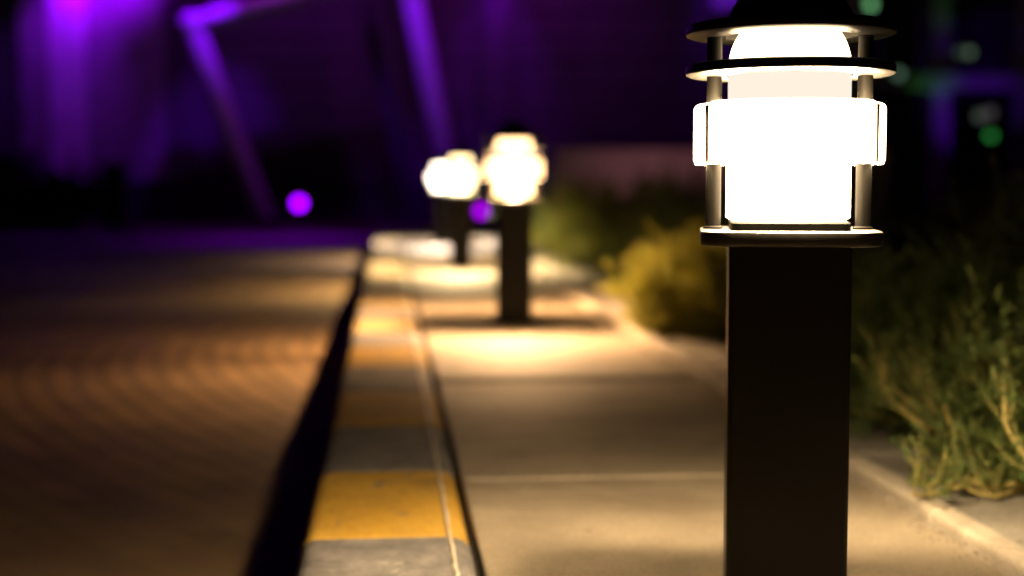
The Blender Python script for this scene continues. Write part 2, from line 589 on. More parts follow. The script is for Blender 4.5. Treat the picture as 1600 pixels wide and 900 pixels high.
def bulb(root, i):
    for w, z, size in ((LAMPS[i][2] * (0.07 if i else 0.02), 0.613, 0.020), (LAMPS[i][2], 0.637 if i else 0.648, 0.028), (LAMPS[i][3], 0.690, 0.028)):
        ld = bpy.data.lights.new('bulb_light', 'POINT')
        ld.energy = w
        ld.color = LAMPS[i][4]
        ld.shadow_soft_size = size
        lo = bpy.data.objects.new('bulb_light', ld)
        COL.objects.link(lo)
        lo.parent = root
        lo.location = (0, 0, z)

def make_bollard(name, label):
    t = thing(name, label, 'bollard light', group='bollard lights along the sidewalk')
    parts = {}
    bodym, neckm, underm, clearm = lamp_mats(0)
    # post: square tube with rounded corners, on a foot plate with bolts
    bm = bmesh.new()
    ol = rounded_square(0.0735, 0.008, 5)
    prism(bm, ol, [(ol, 0.012), (ol, 0.4885)])
    obj('post', bm, M['black'], t, smooth=True)
    bm = bmesh.new()
    a = rounded_square(0.098, 0.012, 4); b_ = rounded_square(0.095, 0.010, 4)
    prism(bm, a, [(a, 0.0), (a, 0.008), (b_, 0.0115)])
    fp = obj('foot_plate', bm, M['black'], t, smooth=True)
    for sx in (-1, 1):
        for sy in (-1, 1):
            bm = bmesh.new()
            bmesh.ops.create_cone(bm, cap_ends=True, segments=6, radius1=0.006, radius2=0.006, depth=0.006, matrix=Matrix.Translation((sx * 0.086, sy * 0.086, 0.0148)))
            obj('bolt', bm, M['rod'], fp)
    # lamp plate: rounded square flange
    bm = bmesh.new()
    hw, r = 0.1085, 0.036
    def ring(d):
        return rounded_square(hw - d, r - d, 10)
    prism(bm, None, [(ring(0.0035), 0.489), (ring(0.001), 0.490), (ring(0), 0.4925), (ring(0), 0.5035), (ring(0.001), 0.506), (ring(0.003), 0.507)])
    obj('lamp_plate', bm, M['plate'], t, smooth=True)
    # socket base under the glass
    bm = bmesh.new()
    a = rounded_square(0.0715, 0.012, 5); b_ = rounded_square(0.0695, 0.011, 5)
    prism(bm, None, [(a, 0.5072), (a, 0.5155), (b_, 0.5175)])
    obj('socket_base', bm, M['rod'], t, smooth=True)
    # frosted glass: cylinder, neck, dome
    bm = bmesh.new()
    prof = [(0.0, 0.519), (0.072, 0.519), (0.0765, 0.522), (0.0765, 0.6635)]
    lathe(bm, prof, 72)
    obj('glass_cylinder', bm, clearm, t, smooth=True)
    bm = bmesh.new()
    lathe(bm, [(0.0755, 0.6637), (0.0755, 0.7000)], 72)
    obj('glass_neck', bm, neckm, t, smooth=True)
    bm = bmesh.new()
    prof = [(0.0752 * math.cos(R(q)), 0.7035 + 0.0752 * math.sin(R(q))) for q in np.linspace(0, 90, 16)]
    prof = [(0.0752, 0.7003)] + prof
    prof[-1] = (0.0, prof[-1][1])
    lathe(bm, prof, 72)
    obj('glass_dome', bm, bodym, t, smooth=True)
    # frosted collar: front and back half shells and two clear-cut side wings, with slits between
    def shell(r0, r1, z0, z1, c=0.007):
        prof = [(r0, z0), (r1 - 0.003, z0), (r1, z0 + 0.004)]
        for q in np.linspace(0, 90, 6):
            prof.append((r1 - c + c * math.cos(R(q)), z1 - c + c * math.sin(R(q))))
        prof.append((r0, z1))
        return prof
    cut = R(60.5)
    half = R(2.0)
    sp = shell(0.1085, 0.1165, 0.588, 0.662)
    for mid in (-90, 90):
        bm = bmesh.new()
        closed_lathe(bm, sp, 40, R(mid) - cut + half, R(mid) + cut - half)
        obj('collar_panel', bm, bodym, t, smooth=True)
    sp2 = shell(0.1085, 0.1175, 0.5875, 0.660)
    for mid in (0, 180):
        bm = bmesh.new()
        closed_lathe(bm, sp2, 16, R(mid) - (math.pi / 2 - cut) + half, R(mid) + (math.pi / 2 - cut) - half)
        obj('collar_wing', bm, bodym, t, smooth=True)
    # unseen glowing ring added inside the collar to light the ground below
    bm = bmesh.new()
    lathe(bm, [(0.1080, 0.6580), (0.0770, 0.6580)], 64)
    obj('collar_fill_ring', bm, underm, t)
    # glowing ring added under the collar to brighten the plate and nearby ground
    bm = bmesh.new()
    lathe(bm, [(0.1155, 0.5870), (0.1100, 0.5870)], 72)
    obj('collar_glow_ring', bm, underm, t)
    # dark seams that close the slits, widest at the top
    for a in (-90 - 60.5, -90 + 60.5, 90 - 60.5, 90 + 60.5):
        bm = bmesh.new()
        rows = []
        for z_, w_ in ((0.5885, 0.0019), (0.62, 0.0021), (0.645, 0.0026), (0.657, 0.0042)):
            r_ = [bm.verts.new((0.1095 + dr, sw * w_, z_)) for dr, sw in ((0, -1), (0.0078, -1), (0.0078, 1), (0, 1))]
            rows.append(r_)
        for p_, q_ in zip(rows[:-1], rows[1:]):
            for i_ in range(4):
                bm.faces.new((p_[i_], p_[(i_ + 1) % 4], q_[(i_ + 1) % 4], q_[i_]))
        bm.faces.new(rows[0][::-1]); bm.faces.new(rows[-1])
        bmesh.ops.rotate(bm, verts=bm.verts, cent=(0, 0, 0), matrix=Matrix.Rotation(R(a), 3, 'Z'))
        obj('collar_seam', bm, M['seam'], t)
    # ring louvre and top plate
    def disc(r0, r1, z0, z1):
        return [(r0, z0), (r1 - 0.004, z0), (r1 - 0.0005, z0 + 0.0015), (r1, z0 + 0.004), (r1, z1 - 0.004), (r1 - 0.001, z1 - 0.0015), (r1 - 0.004, z1), (r0, z1)]
    bm = bmesh.new()
    closed_lathe(bm, disc(0.0785, 0.1285, 0.6945, 0.7080), 96)
    obj('louvre_ring', bm, M['black'], t, smooth=True)
    bm = bmesh.new()
    closed_lathe(bm, disc(0.0785, 0.1285, 0.7425, 0.7560), 96)
    obj('top_plate', bm, M['black'], t, smooth=True)
    bm = bmesh.new()
    prof = [(0.0805, 0.7562)]
    q0 = math.degrees(math.asin((0.7562 - 0.735) / 0.083))
    for q in np.linspace(q0, 90, 18):
        prof.append((0.083 * math.cos(R(q)), 0.735 + 0.083 * math.sin(R(q))))
    prof[-1] = (0.0, prof[-1][1])
    lathe(bm, prof, 72)
    obj('cap_dome', bm, M['black'], t, smooth=True)
    # two rods
    for sx in (-1, 1):
        bm = bmesh.new()
        prof = [(0.0, 0.5072), (0.0125, 0.5072), (0.0125, 0.5095), (0.0096, 0.511), (0.0094, 0.7424), (0.0, 0.7424)]
        lathe(bm, prof, 28)
        bmesh.ops.translate(bm, verts=bm.verts, vec=(sx * 0.0925, 0, 0))
        rd = obj('rod', bm, M['rod'], t, smooth=True)
        bm = bmesh.new()
        bmesh.ops.create_uvsphere(bm, u_segments=20, v_segments=10, radius=1.0, matrix=Matrix.Translation((sx * 0.0925, 0, 0.7562)) @ Matrix.Diagonal((0.015, 0.015, 0.005, 1)))
        obj('rod_nut', bm, M['rod'], rd, smooth=True)
    # small screws that hold the plate
    return t

def dup(root, label):
    r = root.copy()
    COL.objects.link(r)
    r['label'] = label
    for ch in list(root.children):
        if ch.type == 'LIGHT':
            continue
        c = ch.copy()
        COL.objects.link(c)
        c.parent = r
        for g_ in ch.children:
            d = g_.copy()
            COL.objects.link(d)
            d.parent = c
    return r

def relamp(root, i):
    body, neck, under, clear = lamp_mats(i)
    for c in root.children:
        kind = c.name.split('.')[0]
        if kind in ('glass_cylinder', 'glass_dome', 'collar_panel', 'collar_wing', 'glass_neck', 'collar_fill_ring', 'collar_glow_ring'):
            for s in c.material_slots:
                s.link = 'OBJECT'
                s.material = neck if kind == 'glass_neck' else under if kind in ('collar_fill_ring', 'collar_glow_ring') else clear if kind == 'glass_cylinder' else body

b0 = make_bollard('bollard_light', 'large sharp black bollard light with glowing frosted lamp, nearest the camera')
spots = [((0.340, 1.757, 0), -7.3, None),
         ((0.008, 5.8, 0), 1.0, 'lit black bollard light mid sidewalk, second from the camera, its post base in view'),
         ((-0.345, 9.6, 0), 3.0, 'lit black bollard light just behind and left of the second, third in line'),
         ((-0.665, 13.4, 0), 4.0, 'farthest lit bollard light, its glow peeping out left of the third')]
bollards = [b0]
for i, (loc, rz, lab) in enumerate(spots):
    o = b0 if i == 0 else dup(b0, lab)
    o.location = loc
    o.rotation_euler = (0, 0, R(rz))
    o.scale = (0.985, 0.985, 1.0)
    bulb(o, i)
    if i:
        relamp(o, i)
        bollards.append(o)

# ================================================================== SHRUBS
def raw_mesh(name, V, F, mat, parent, smooth=True):
    me = bpy.data.meshes.new(name)
    me.from_pydata(V, [], F)
    me.materials.append(mat)
    if smooth:
        me.polygons.foreach_set('use_smooth', [True] * len(me.polygons))
    o = bpy.data.objects.new(name, me)
    COL.objects.link(o)
    o.parent = parent
    return o

def leaves_on(pts, dirs, rs, length, width, V, F, droop=0.0):
    """narrow folded leaves at points, pointing roughly along dirs"""
    n = len(pts)
    rnd_ = rs.normal(size=(n, 3))
    d = dirs * 0.9 + rnd_ * 0.55
    d[:, 2] += 0.25 - droop
    d /= np.linalg.norm(d, axis=1)[:, None]
    s = np.cross(d, rs.normal(size=(n, 3)))
    s /= np.linalg.norm(s, axis=1)[:, None] + 1e-9
    up = np.cross(s, d)
    L = length * rs.uniform(0.6, 1.35, size=(n, 1))
    W = width * rs.uniform(0.7, 1.3, size=(n, 1))
    a = pts
    m1 = pts + d * L * 0.45 + s * W * 0.5 + up * W * 0.15
    m2 = pts + d * L * 0.45 - s * W * 0.5 + up * W * 0.15
    e = pts + d * L - up * L * 0.12
    base = len(V)
    arr = np.stack([a, m1, e, m2], axis=1).reshape(-1, 3)
    V.extend(map(tuple, arr))
    F.extend([(base + 4 * i, base + 4 * i + 1, base + 4 * i + 2, base + 4 * i + 3) for i in range(n)])

def branch(rs, p0, d0, length, nseg, wander, lift):
    pts = [np.array(p0, float)]
    d = np.array(d0, float)
    d /= np.linalg.norm(d)
    for i in range(nseg):
        d = d + rs.normal(size=3) * wander + np.array([0, 0, lift])
        d /= np.linalg.norm(d)
        q = pts[-1] + d * length / nseg
        if q[2] < 0.012:
            q[2] = 0.012; d[2] = abs(d[2]) * 0.5
        pts.append(q)
    return np.array(pts)

def make_shrub(seed, label, loc, radius, height, n_main, leaf_len, leaf_w, per_twig, mat, stem_mat, group, name='shrub', flat=0.5, subs=7, stem_r=0.004, scale_y=1.0):
    rs = np.random.RandomState(seed)
    t = thing(name, label, 'shrub', loc, rs.uniform(0, 6.28), group)
    bm = bmesh.new()
    V, F = [], []
    for i in range(n_main):
        az = rs.uniform(0, 2 * math.pi)
        el = rs.uniform(0.12, 1.35) ** 1.0
        tgt = np.array([math.cos(az) * math.cos(el) * radius, math.sin(az) * math.cos(el) * radius * scale_y, math.sin(el) * height])
        ln = np.linalg.norm(tgt) * rs.uniform(0.72, 1.04)
        d0 = tgt / np.linalg.norm(tgt) + np.array([0, 0, 0.15])
        p0 = np.array([rs.normal() * radius * 0.16, rs.normal() * radius * 0.16, 0.0])
        pts = branch(rs, p0, d0, ln, 8, 0.17, 0.02)
        tube(bm, pts, np.linspace(stem_r * rs.uniform(0.7, 1.3), stem_r * 0.35, len(pts)), 5)
        for j in range(subs):
            k_ = rs.randint(2, len(pts) - 1)
            d = pts[k_ + 1] - pts[k_]
            d = d / np.linalg.norm(d) + rs.normal(size=3) * 0.65
            d[2] += 0.25
            sp = branch(rs, pts[k_], d, ln * rs.uniform(0.22, 0.45), 5, 0.25, 0.06)
            tube(bm, sp, np.linspace(stem_r * 0.5, stem_r * 0.2, len(sp)), 4, cap=False)
            tt = rs.uniform(0.05, 1.0, size=per_twig) * (len(sp) - 1)
            i0 = np.minimum(tt.astype(int), len(sp) - 2)
            f = (tt - i0)[:, None]
            lp = sp[i0] * (1 - f) + sp[i0 + 1] * f
            ld = sp[i0 + 1] - sp[i0]
            ld = ld / (np.linalg.norm(ld, axis=1)[:, None] + 1e-9)
            leaves_on(lp, ld, rs, leaf_len, leaf_w, V, F)
    obj('branches', bm, stem_mat, t, smooth=True)
    raw_mesh('foliage', V, F, mat, t)
    return t

GB = 'shrubs in the planting bed'
# near spreading shrub on the right, with pale bare stems in front
def near_shrub():
    t = make_shrub(11, 'low sprawling shrub with pale arching stems at the planter edge right of the near bollard', K(1.40, 2.52, 0.01), 0.46, 0.34, 210, 0.015, 0.0055, 84, M['leaf'], M['stem'], GB, name='sprawling_shrub', stem_r=0.0021)
    rz = t.rotation_euler[2]
    inv = Matrix.Rotation(-rz, 4, 'Z')
    rs = np.random.RandomState(5)
    bm = bmesh.new()
    V, F = [], []
    c = Vector(t.location)
    def w(n, v, z):
        return inv @ (K(n - 0.06, v - 0.06, z) - c)
    runs = [
        [(1.40, 2.62, 0.03), (1.33, 2.50, 0.055), (1.26, 2.44, 0.05), (1.20, 2.42, 0.07), (1.16, 2.45, 0.12), (1.15, 2.47, 0.17)],
        [(1.45, 2.52, 0.03), (1.36, 2.40, 0.06), (1.28, 2.36, 0.09), (1.23, 2.36, 0.14), (1.22, 2.38, 0.20), (1.20, 2.40, 0.25)],
        [(1.50, 2.50, 0.04), (1.42, 2.36, 0.10), (1.36, 2.32, 0.17), (1.34, 2.33, 0.24), (1.32, 2.36, 0.30)],
        [(1.42, 2.70, 0.02), (1.28, 2.66, 0.03), (1.18, 2.60, 0.02), (1.09, 2.53, 0.018), (1.04, 2.50, 0.03)],
        [(1.42, 2.58, 0.02), (1.30, 2.52, 0.03), (1.20, 2.49, 0.02), (1.12, 2.44, 0.016), (1.07, 2.47, 0.03)],
        [(1.40, 2.80, 0.02), (1.26, 2.80, 0.05), (1.17, 2.78, 0.09), (1.12, 2.79, 0.15), (1.11, 2.80, 0.20)],
        [(1.48, 2.45, 0.02), (1.40, 2.33, 0.03), (1.32, 2.27, 0.02), (1.24, 2.24, 0.02), (1.18, 2.25, 0.04)],
        [(1.43, 2.75, 0.04), (1.30, 2.72, 0.10), (1.22, 2.70, 0.17), (1.20, 2.72, 0.24)],
    ]
    more = []
    for run in runs:
        for q_ in range(2):
            dn_, dv_ = rs.uniform(-0.10, 0.05), rs.uniform(-0.16, 0.16)
            sw = rs.uniform(0.75, 1.2)
            more.append([(p[0] + dn_, p[1] + dv_ + rs.uniform(-0.02, 0.02), 0.014 + p[2] * sw) for p in run])
    runs = runs + more
    for run in runs:
        pts = np.array([w(*p) for p in run])
        # smooth resample
        q = []
        for a in range(len(pts) - 1):
            p0, p1, p2, p3 = pts[max(a - 1, 0)], pts[a], pts[a + 1], pts[min(a + 2, len(pts) - 1)]
            for s in np.linspace(0, 1, 5, endpoint=False):
                q.append(0.5 * ((2 * p1) + (-p0 + p2) * s + (2 * p0 - 5 * p1 + 4 * p2 - p3) * s * s + (-p0 + 3 * p1 - 3 * p2 + p3) * s ** 3))
        q.append(pts[-1])
        q = np.array(q) + rs.normal(size=(len(q), 3)) * 0.0015
        tube(bm, q, np.linspace(0.0068, 0.0026, len(q)), 7)
        for j in range(14):
            k_ = rs.randint(3, len(q) - 1)
            d = (q[k_] - q[k_ - 1]); d = d / np.linalg.norm(d) + rs.normal(size=3) * 0.5; d[2] += 0.5
            sp = branch(rs, q[k_], d, rs.uniform(0.05, 0.12), 5, 0.2, 0.08)
            tube(bm, sp, np.linspace(0.0018, 0.0007, len(sp)), 4, cap=False)
            tt = rs.uniform(0.1, 1.0, size=26) * (len(sp) - 1)
            i0 = np.minimum(tt.astype(int), len(sp) - 2); f = (tt - i0)[:, None]
            ld = sp[i0 + 1] - sp[i0]; ld /= np.linalg.norm(ld, axis=1)[:, None] + 1e-9
            leaves_on(sp[i0] * (1 - f) + sp[i0 + 1] * f, ld, rs, 0.016, 0.004, V, F)
    obj('runner_stems', bm, M['stem'], t, smooth=True)
    raw_mesh('runner_leaves', V, F, M['leaf'], t)
near_shrub()

def sh(seed, label, n, v, rad, h, nm, mat, pt=40, ll=0.02, lw=0.0055, stem='twig', name='shrub'):
    make_shrub(seed, label, K(n, v, 0.0), rad, h, nm, ll, lw, pt, M[mat], M[stem], GB, name=name, stem_r=0.0022)
sh(21, 'low leafy shrub spilling over the edging slabs just behind the near bollard post', 1.34, 3.36, 0.37, 0.38, 170, 'leaf', 80, 0.018, 0.005, 'stem')
sh(35, 'small low shrub at the slab edge between the near bollard post and the sprawling shrub', 1.27, 2.98, 0.26, 0.24, 120, 'leaf', 76, 0.016, 0.005, 'stem')
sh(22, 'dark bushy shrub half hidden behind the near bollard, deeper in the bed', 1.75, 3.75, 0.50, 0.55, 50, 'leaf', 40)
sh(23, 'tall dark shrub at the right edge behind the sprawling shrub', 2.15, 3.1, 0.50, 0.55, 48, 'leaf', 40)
sh(24, 'rounded shrub lit golden by the second bollard, beside the near bollard post', 1.15, 5.25, 0.34, 0.37, 170, 'leaf_lamplit', 76, 0.019, 0.0055, 'stem', 'golden_shrub')
sh(25, 'dark rounded shrub between the golden shrub and the far green shrub', 1.38, 7.4, 0.40, 0.46, 56, 'leaf', 56)
sh(26, 'yellow green shrub in the bed level with the third bollard', 1.42, 9.5, 0.48, 0.60, 100, 'leaflime', 60, 0.026, 0.007)
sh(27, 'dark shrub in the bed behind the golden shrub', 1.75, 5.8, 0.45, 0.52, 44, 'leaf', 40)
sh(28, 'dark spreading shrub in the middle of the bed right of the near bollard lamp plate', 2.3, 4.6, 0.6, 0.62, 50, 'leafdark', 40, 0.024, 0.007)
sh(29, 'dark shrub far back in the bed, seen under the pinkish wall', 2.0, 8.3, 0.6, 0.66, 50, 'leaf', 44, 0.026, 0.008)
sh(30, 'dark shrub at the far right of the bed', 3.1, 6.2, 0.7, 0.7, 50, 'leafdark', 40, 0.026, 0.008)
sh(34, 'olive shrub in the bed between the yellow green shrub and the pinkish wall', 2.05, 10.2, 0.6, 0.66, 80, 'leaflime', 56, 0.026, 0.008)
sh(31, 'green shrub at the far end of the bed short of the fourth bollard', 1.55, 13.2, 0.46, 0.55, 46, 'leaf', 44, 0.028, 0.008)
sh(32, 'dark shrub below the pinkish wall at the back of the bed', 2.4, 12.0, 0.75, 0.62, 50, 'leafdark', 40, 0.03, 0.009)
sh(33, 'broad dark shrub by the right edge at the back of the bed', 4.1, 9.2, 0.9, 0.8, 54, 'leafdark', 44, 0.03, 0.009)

# ================================================================== FAR BUILDING AND FLOODLIGHTS
D_W = 27.0
def px(p, d):
    return (p - 800) / 2222.0 * d
def pz(y, d):
    return CAM_Z + (288 - y) / 2222.0 * d

bld = thing('building', 'long dark building with banded cladding lit by purple floodlights', 'building', (-4.0, D_W, ROAD_Z))
bm = bmesh.new()
z = 0.75
rnd = random.Random(7)
while z < 9.0:
    box(bm, -9.0, 8.6, 0.0 + rnd.uniform(0, 0.006), 0.3, z, z + 0.435, 0.012, 1)
    z += 0.45
obj('cladding', bm, M['clad'], bld)
bm = bmesh.new()
box(bm, -9.05, 8.65, -0.06, 0.4, 0.0, 0.74, 0.02, 1)
obj('plinth', bm, M['dark'], bld)
bm = bmesh.new()
box(bm, -9.0, 8.6, 0.31, 8.0, 0.0, 9.0)
obj('rear_body', bm, M['clad'], bld)
bm = bmesh.new()
box(bm, -9.2, 8.8, -0.5, 8.2, 9.02, 9.3, 0.02, 1)
obj('roof', bm, M['dark'], bld)
def pilaster(px0, px1, depth=0.25, mat='render', z0=0.75):
    bm = bmesh.new()
    x0, x1 = px(px0, D_W) + 4.0, px(px1, D_W) + 4.0
    box(bm, x0, x1, -depth, -0.002, z0, 8.98, 0.02, 2)
    obj('pilaster', bm, M[mat], bld)
pilaster(85, 142, 0.12, 'steel')  # flood's vertical light streak put into this pier's paler tone
pilaster(752, 800, 0.2, 'clad')
pilaster(1108, 1152, 0.2, 'steel', 3.95)  # stub added to catch violet light beside the bollard cap
# pale panel added so the purple flood's glow spreads on the wall
bm = bmesh.new()
box(bm, px(38, D_W) + 4.0, px(262, D_W) + 4.0, -0.07, -0.004, 0.76, 8.98, 0.01, 1)
obj('bay_glow_panel', bm, M['panel'], bld)
m, nt, b = new_mat('dark_window_glass')
b.inputs['Base Color'].default_value = (0.01, 0.01, 0.013, 1)
b.inputs['Roughness'].default_value = 0.12

def beam_between(name, p, q, r, parent=None, seg=20, mat='steel'):
    bm = bmesh.new()
    p, q = Vector(p), Vector(q)
    base = p if parent is None else Vector(parent.location)
    ax = (q - p).normalized()
    tube(bm, [p - base, p - base + ax * 0.06, q - base - ax * 0.06, q - base], [r * 0.9, r, r, r * 0.9], seg)
    return obj(name, bm, M[mat], parent, smooth=True)

D_S = 25.4
pA0 = (px(416, D_S), D_S, ROAD_Z); pA1 = (px(309, D_S), D_S - 0.2, pz(45, D_S)); pA2 = (px(640, D_S), D_S - 0.2, pz(-45, D_S))
t = thing('raking_strut', 'violet lit raking steel strut bent at its top like a knee', 'strut', pA0)
beam_between('lower_leg', pA0, pA1, 0.19, t)
beam_between('upper_arm', (pA1[0] + 0.2, pA1[1], pA1[2] + 0.08), pA2, 0.17, t)
bm = bmesh.new()
bmesh.ops.create_uvsphere(bm, u_segments=24, v_segments=14, radius=0.235, matrix=Matrix.Translation(Vector(pA1) - Vector(pA0)))
obj('knuckle', bm, M['steel'], t, smooth=True)
bm = bmesh.new()
box(bm, -0.4, 0.4, -0.4, 0.4, 0.002, 0.12, 0.02, 2)
obj('footing', bm, M['dark'], t)
pB0 = (px(716, D_S), D_S, ROAD_Z); pB1 = (px(622, D_S), D_S - 0.1, pz(-120, D_S))
t = thing('leaning_column', 'straight violet lit leaning steel column behind the far bollard lamps', 'column', pB0)
beam_between('shaft', pB0, pB1, 0.19, t)
bm = bmesh.new()
box(bm, -0.4, 0.4, -0.4, 0.4, 0.002, 0.12, 0.02, 2)
obj('footing', bm, M['dark'], t)
pC0 = (px(640, D_S), D_S + 0.7, ROAD_Z); pC1 = (px(548, D_S), D_S + 0.6, pz(-100, D_S))
t = thing('leaning_column', 'faint unlit leaning steel column between the violet strut and the violet column', 'column', pC0)
beam_between('shaft', pC0, pC1, 0.13, t, mat='clad')
bm = bmesh.new()
box(bm, -0.3, 0.3, -0.3, 0.3, 0.002, 0.12, 0.02, 2)
obj('footing', bm, M['dark'], t)

M['lens_violet'] = emit('violet_flood_lens', (0.30, 0.0, 1.0), 6.5)
M['lens_hot'] = emit('magenta_flood_lens', (0.45, 0.0, 0.9), 2.6)
def flood(label, loc, target, power, cone, blend, color, lens_mat, lens_r=0.07, group='purple floodlights at the building', size=0.05):
    """a round floodlight: housing, lens, bracket and its lamp"""
    t = thing('floodlight', label, 'floodlight', loc, 0, group)
    d = (Vector(target) - Vector(loc)).normalized()
    q = d.to_track_quat('Z', 'Y').to_matrix().to_4x4()
    bm = bmesh.new()
    r = lens_r
    lathe(bm, [(0.0, -0.16), (r * 0.7, -0.16), (r * 0.85, -0.14), (r * 1.25, -0.02), (r * 1.3, 0.02), (r * 1.15, 0.022), (r * 1.1, 0.0)], 28)
    bmesh.ops.transform(bm, matrix=q, verts=bm.verts)
    obj('housing', bm, M['dark'], t, smooth=True)
    bm = bmesh.new()
    lathe(bm, [(0.0, 0.008), (r * 0.6, 0.006), (r * 1.09, 0.0)], 28)
    bmesh.ops.transform(bm, matrix=q, verts=bm.verts)
    obj('lens', bm, lens_mat, t, smooth=True)
    return t, d
def flood_lamp(t, d, power, cone, blend, color, size=0.06):
    ld = bpy.data.lights.new('flood_lamp', 'SPOT')
    ld.energy = power
    ld.color = color
    ld.spot_size = R(cone)
    ld.spot_blend = blend
    ld.shadow_soft_size = size
    lo = bpy.data.objects.new('flood_lamp', ld)
    COL.objects.link(lo)
    lo.parent = t
    lo.location = d * 0.05
    lo.rotation_euler = d.to_track_quat('-Z', 'Y').to_euler()
def stand(t, h):
    bm = bmesh.new()
    box(bm, -0.05, 0.05, -0.05, 0.05, -h, -h + 0.02, 0.004, 1)
    box(bm, -0.012, 0.012, -0.012, 0.012, -h + 0.0202, -0.10, 0.002, 1)
    obj('stand', bm, M['dark'], t)

def ground_flood(label, loc, target, power, cone, blend, color, lens_mat, lens_r=0.07):
    t, d = flood(label, loc, target, power, cone, blend, color, lens_mat, lens_r)
    stand(t, loc[2] - ROAD_Z)
    if power:
        flood_lamp(t, d, power, cone, blend, color)
    return t
# the round violet light at the foot of the strut, turned towards the road
ground_flood('small round violet floodlight on the ground at the foot of the raking strut', (px(468, 24.4), 24.4, pz(318, 24.4)), (-2.6, 15.0, 0.7), 0, 70, 0.8, VIOLET, M['lens_violet'], 0.085)
ground_flood('magenta floodlight low on the ground between the second and third bollard posts', (px(752, 22.5), 22.5, pz(330, 22.5)), (-0.3, 12.0, 0.9), 0, 80, 0.8, MAGENTA, M['lens_hot'], 0.075)

def wall_flood(label, loc, target, power, cone, blend, color, back):
    t, d = flood(label, loc, target, power, cone, blend, color, M['lens_violet'], 0.07)
    bm = bmesh.new()
    box(bm, -0.015, 0.015, 0.0, back, 0.085, 0.115, 0.003, 1)
    obj('bracket_arm', bm, M['dark'], t)
    flood_lamp(t, d, power, cone, blend, color)
# floods on bracket arms above the picture, washing the facade and the struts
wall_flood('wall floodlight on an arm above the bright magenta bay', (px(118, 26) , D_W - 0.75, 5.0), (px(114, 27), D_W - 0.1, 3.3), 430, 74, 1.0, MAGENTA, 0.7)
wall_flood('second wall floodlight beside the one above the magenta bay', (px(205, 26) , D_W - 1.3, 5.6), (px(205, 27), D_W - 0.1, 5.0), 1900, 80, 1.0, MAGENTA, 1.25)
wall_flood('wall floodlight on a long arm turned to the middle of the facade', (px(420, 24), D_W - 3.2, 6.2), (px(420, 27), D_W, 2.2), 200, 120, 1.0, (0.5, 0.0, 1.0), 3.15)
wall_flood('wall floodlight on a long arm right of the leaning column', (px(820, 24), D_W - 3.2, 6.2), (px(820, 27), D_W, 2.2), 230, 120, 1.0, (0.55, 0.0, 0.9), 3.15)
wall_flood('wall floodlight on an arm above the top of the raking strut', (px(330, 24.4), D_S - 1.3, 5.2), (px(325, 25), D_S, 3.3), 700, 40, 1.0, VIOLET, 2.8)
wall_flood('wall floodlight on an arm above the leaning column', (px(610, 24), D_S - 1.6, 5.4), (px(668, 25), D_S, 2.0), 480, 44, 1.0, VIOLET, 3.1)
wall_flood('wall floodlight on an arm above the dim purple pilaster', (px(776, 26), D_W - 0.9, 5.6), (px(776, 27), D_W, 2.0), 330, 50, 1.0, MAGENTA, 0.85)
wall_flood('wall floodlight on an arm above the added pilaster stub beside the near bollard cap', (px(1128, 26), D_W - 0.9, 5.4), (px(1128, 27), D_W - 0.2, 4.0), 110, 50, 1.0, VIOLET, 0.85)
wall_flood('wall floodlight on an arm turned down to the roadway', (px(520, 25), D_W - 1.6, 6.0), (px(430, 18.8), 18.8, ROAD_Z), 1400, 26, 1.0, (0.3, 0.0, 1.0), 1.55)

# dark planting and a pillar in front of the facade at the left
def dark_bush(seed, label, x, y, rad, h):
    make_shrub(seed, label, (x, y, ROAD_Z), rad, h, 46, 0.10, 0.035, 40, M['leafdark'], M['twig'], 'dark bushes before the facade', stem_r=0.014)
dark_bush(41, 'black bush at the far left foot of the purple lit facade', px(20, 23), 23.0, 1.0, 1.25)
dark_bush(42, 'smaller black bush beside the dark pillar at the far left', px(105, 23.2), 23.2, 0.8, 0.95)
t = thing('gate_pillar', 'short dark square pillar with a flat cap before the facade at the left', 'pillar', (px(181, 23), 23.0, ROAD_Z))
bm = bmesh.new(); box(bm, -0.17, 0.17, -0.17, 0.17, 0.002, 1.0, 0.015, 2); obj('shaft', bm, M['dark'], t)
bm = bmesh.new(); box(bm, -0.22, 0.22, -0.22, 0.22, 1.002, 1.07, 0.015, 2); obj('cap', bm, M['dark'], t)

# low rendered wall behind the planting bed
t = thing('boundary_wall', 'low pinkish rendered wall with a coping behind the planting bed', 'wall', (2.9, 20.0, ROAD_Z), R(2))
bm = bmesh.new(); box(bm, -2.3, 2.4, -0.12, 0.12, 0.0, 1.12, 0.01, 1); obj('wall_body', bm, M['render'], t)
bm = bmesh.new(); box(bm, -2.34, 2.44, -0.16, 0.16, 1.122, 1.20, 0.012, 2); obj('coping', bm, M['render'], t)

# pavilion at the far right
D_P = 30.0
pv = thing('pavilion', 'dark glazed pavilion with a steel frame lit faintly green and purple', 'pavilion', (px(1480, D_P), D_P, ROAD_Z))
ox = px(1480, D_P)
def pcol(p, w):
    bm = bmesh.new()
    box(bm, px(p, D_P) - ox - w, px(p, D_P) - ox + w, -w, w, 0.0, 7.0, 0.02, 1)
    obj('column', bm, M['steel'], pv)
for p in (1330, 1462, 1594, 1726):
    pcol(p, 0.2)
bm = bmesh.new(); box(bm, -2.6, 3.9, -0.15, 0.15, pz(143, D_P) - ROAD_Z, pz(119, D_P) - ROAD_Z, 0.02, 1)
bmesh.ops.translate(bm, verts=bm.verts, vec=(0, -0.36, 0)); obj('beam', bm, M['steel'], pv)
bm = bmesh.new(); box(bm, -2.8, 4.2, -0.4, 3.0, 7.01, 7.3, 0.02, 1); obj('roof', bm, M['dark'], pv)
bm = bmesh.new(); box(bm, -2.6, 4.0, 1.4, 1.6, 0.0, 6.99, 0.01, 1); obj('back_wall', bm, M['clad'], pv)
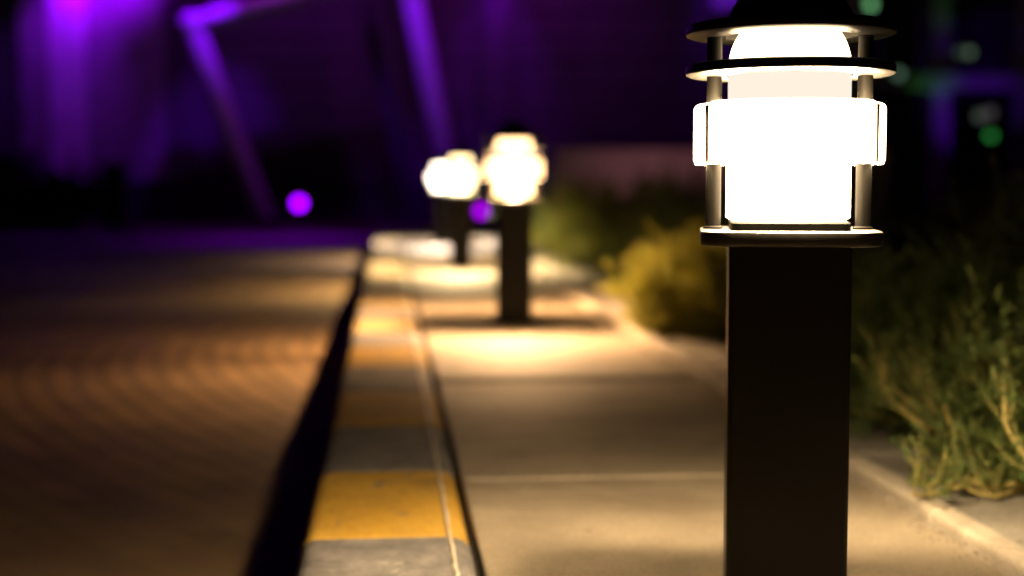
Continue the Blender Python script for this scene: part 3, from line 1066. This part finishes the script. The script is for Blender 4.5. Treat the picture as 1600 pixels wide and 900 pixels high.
for p in (1350, 1482, 1614):
    bm = bmesh.new()
    x0 = px(p, D_P) - ox; x1 = px(p + 92, D_P) - ox
    for (a, b_, c, d_) in ((x0, x1, 0.3, 0.38), (x0, x1, 2.5, 2.58), (x0, x0 + 0.07, 0.38, 2.5), (x1 - 0.07, x1, 0.38, 2.5)):
        box(bm, a, b_, 1.33, 1.395, c, d_)
    wf = obj('window', bm, M['dark'], pv)
    bm = bmesh.new(); box(bm, x0 + 0.04, x1 - 0.04, 1.36, 1.375, 0.34, 2.54)
    obj('pane', bm, bpy.data.materials['dark_window_glass'], wf)
# round lights on the pavilion
def round_light(label, p, y, color, strength, r, d):
    t = thing('wall_light', label, 'wall light', (px(p, d), d, pz(y, d)), 0, 'small round lights on the pavilion')
    bm = bmesh.new()
    lathe(bm, [(0.0, 0.0), (r * 1.25, 0.0), (r * 1.3, 0.03), (r * 1.05, 0.05)], 24)
    bmesh.ops.transform(bm, matrix=Matrix.Rotation(R(90), 4, 'X'), verts=bm.verts)
    obj('housing', bm, M['dark'], t, smooth=True)
    bm = bmesh.new()
    lathe(bm, [(r * 1.05, 0.045), (r * 0.8, 0.07), (r * 0.4, 0.085), (0.0, 0.09)], 24)
    bmesh.ops.transform(bm, matrix=Matrix.Rotation(R(90), 4, 'X'), verts=bm.verts)
    obj('lens', bm, emit('wall_light_lens', color, strength), t, smooth=True)
    bm = bmesh.new()
    box(bm, -0.02, 0.02, 0.0005, D_P + 1.4 - d, -0.02, 0.02)
    obj('mounting_arm', bm, M['dark'], t)
dl = D_P - 0.7
round_light('soft green round light peeping out beside the near bollard cap', 1353, 12, (0.25, 0.75, 0.3), 1.0, 0.09, dl)
round_light('pale green round light half hidden by the near bollard louvre ring', 1398, 118, (0.4, 0.75, 0.5), 0.25, 0.09, dl)
round_light('faint grey green round light high on the pavilion', 1507, 85, (0.5, 0.75, 0.5), 0.22, 0.08, dl)
round_light('faintest round light beside the faint grey green one high on the pavilion', 1492, 85, (0.5, 0.75, 0.55), 0.08, 0.08, dl)
round_light('vivid green round light low on the pavilion at the right', 1543, 213, (0.08, 0.75, 0.12), 0.5, 0.085, dl)
round_light('pale whitish round light just above the vivid green one', 1525, 183, (0.6, 0.75, 0.55), 0.11, 0.10, dl)
round_light('dim whitish round light right of the pale whitish one', 1541, 178, (0.7, 0.6, 0.65), 0.09, 0.10, dl)

def small_flood(label, loc, target, power, cone, color, grp):
    t, d = flood(label, loc, target, power, cone, 1.0, color, M['dark'], 0.06, grp)
    stand(t, loc[2] - ROAD_Z)
    flood_lamp(t, d, power, cone, 1.0, color)
small_flood('hooded green uplight at the foot of the pavilion', (px(1440, 29), 28.6, 0.05), (px(1462, 30), 30.0, 5.0), 40, 30, (0.15, 1.0, 0.12), 'uplights at the pavilion')
small_flood('hooded purple uplight at the foot of the pavilion', (px(1540, 29), 27.6, 0.05), (px(1510, 30), 30.0, 2.4), 90, 46, VIOLET, 'uplights at the pavilion')

small_flood('unseen rosy fill lamp added in the bed to tint the pinkish wall', (2.0, 18.3, 0.12), (2.1, 20.0, 0.75), 17, 120, (1.0, 0.40, 0.50), 'fill lamps added before the boundary wall')  # added lamp, hidden by shrubs, that brightens the far low wall
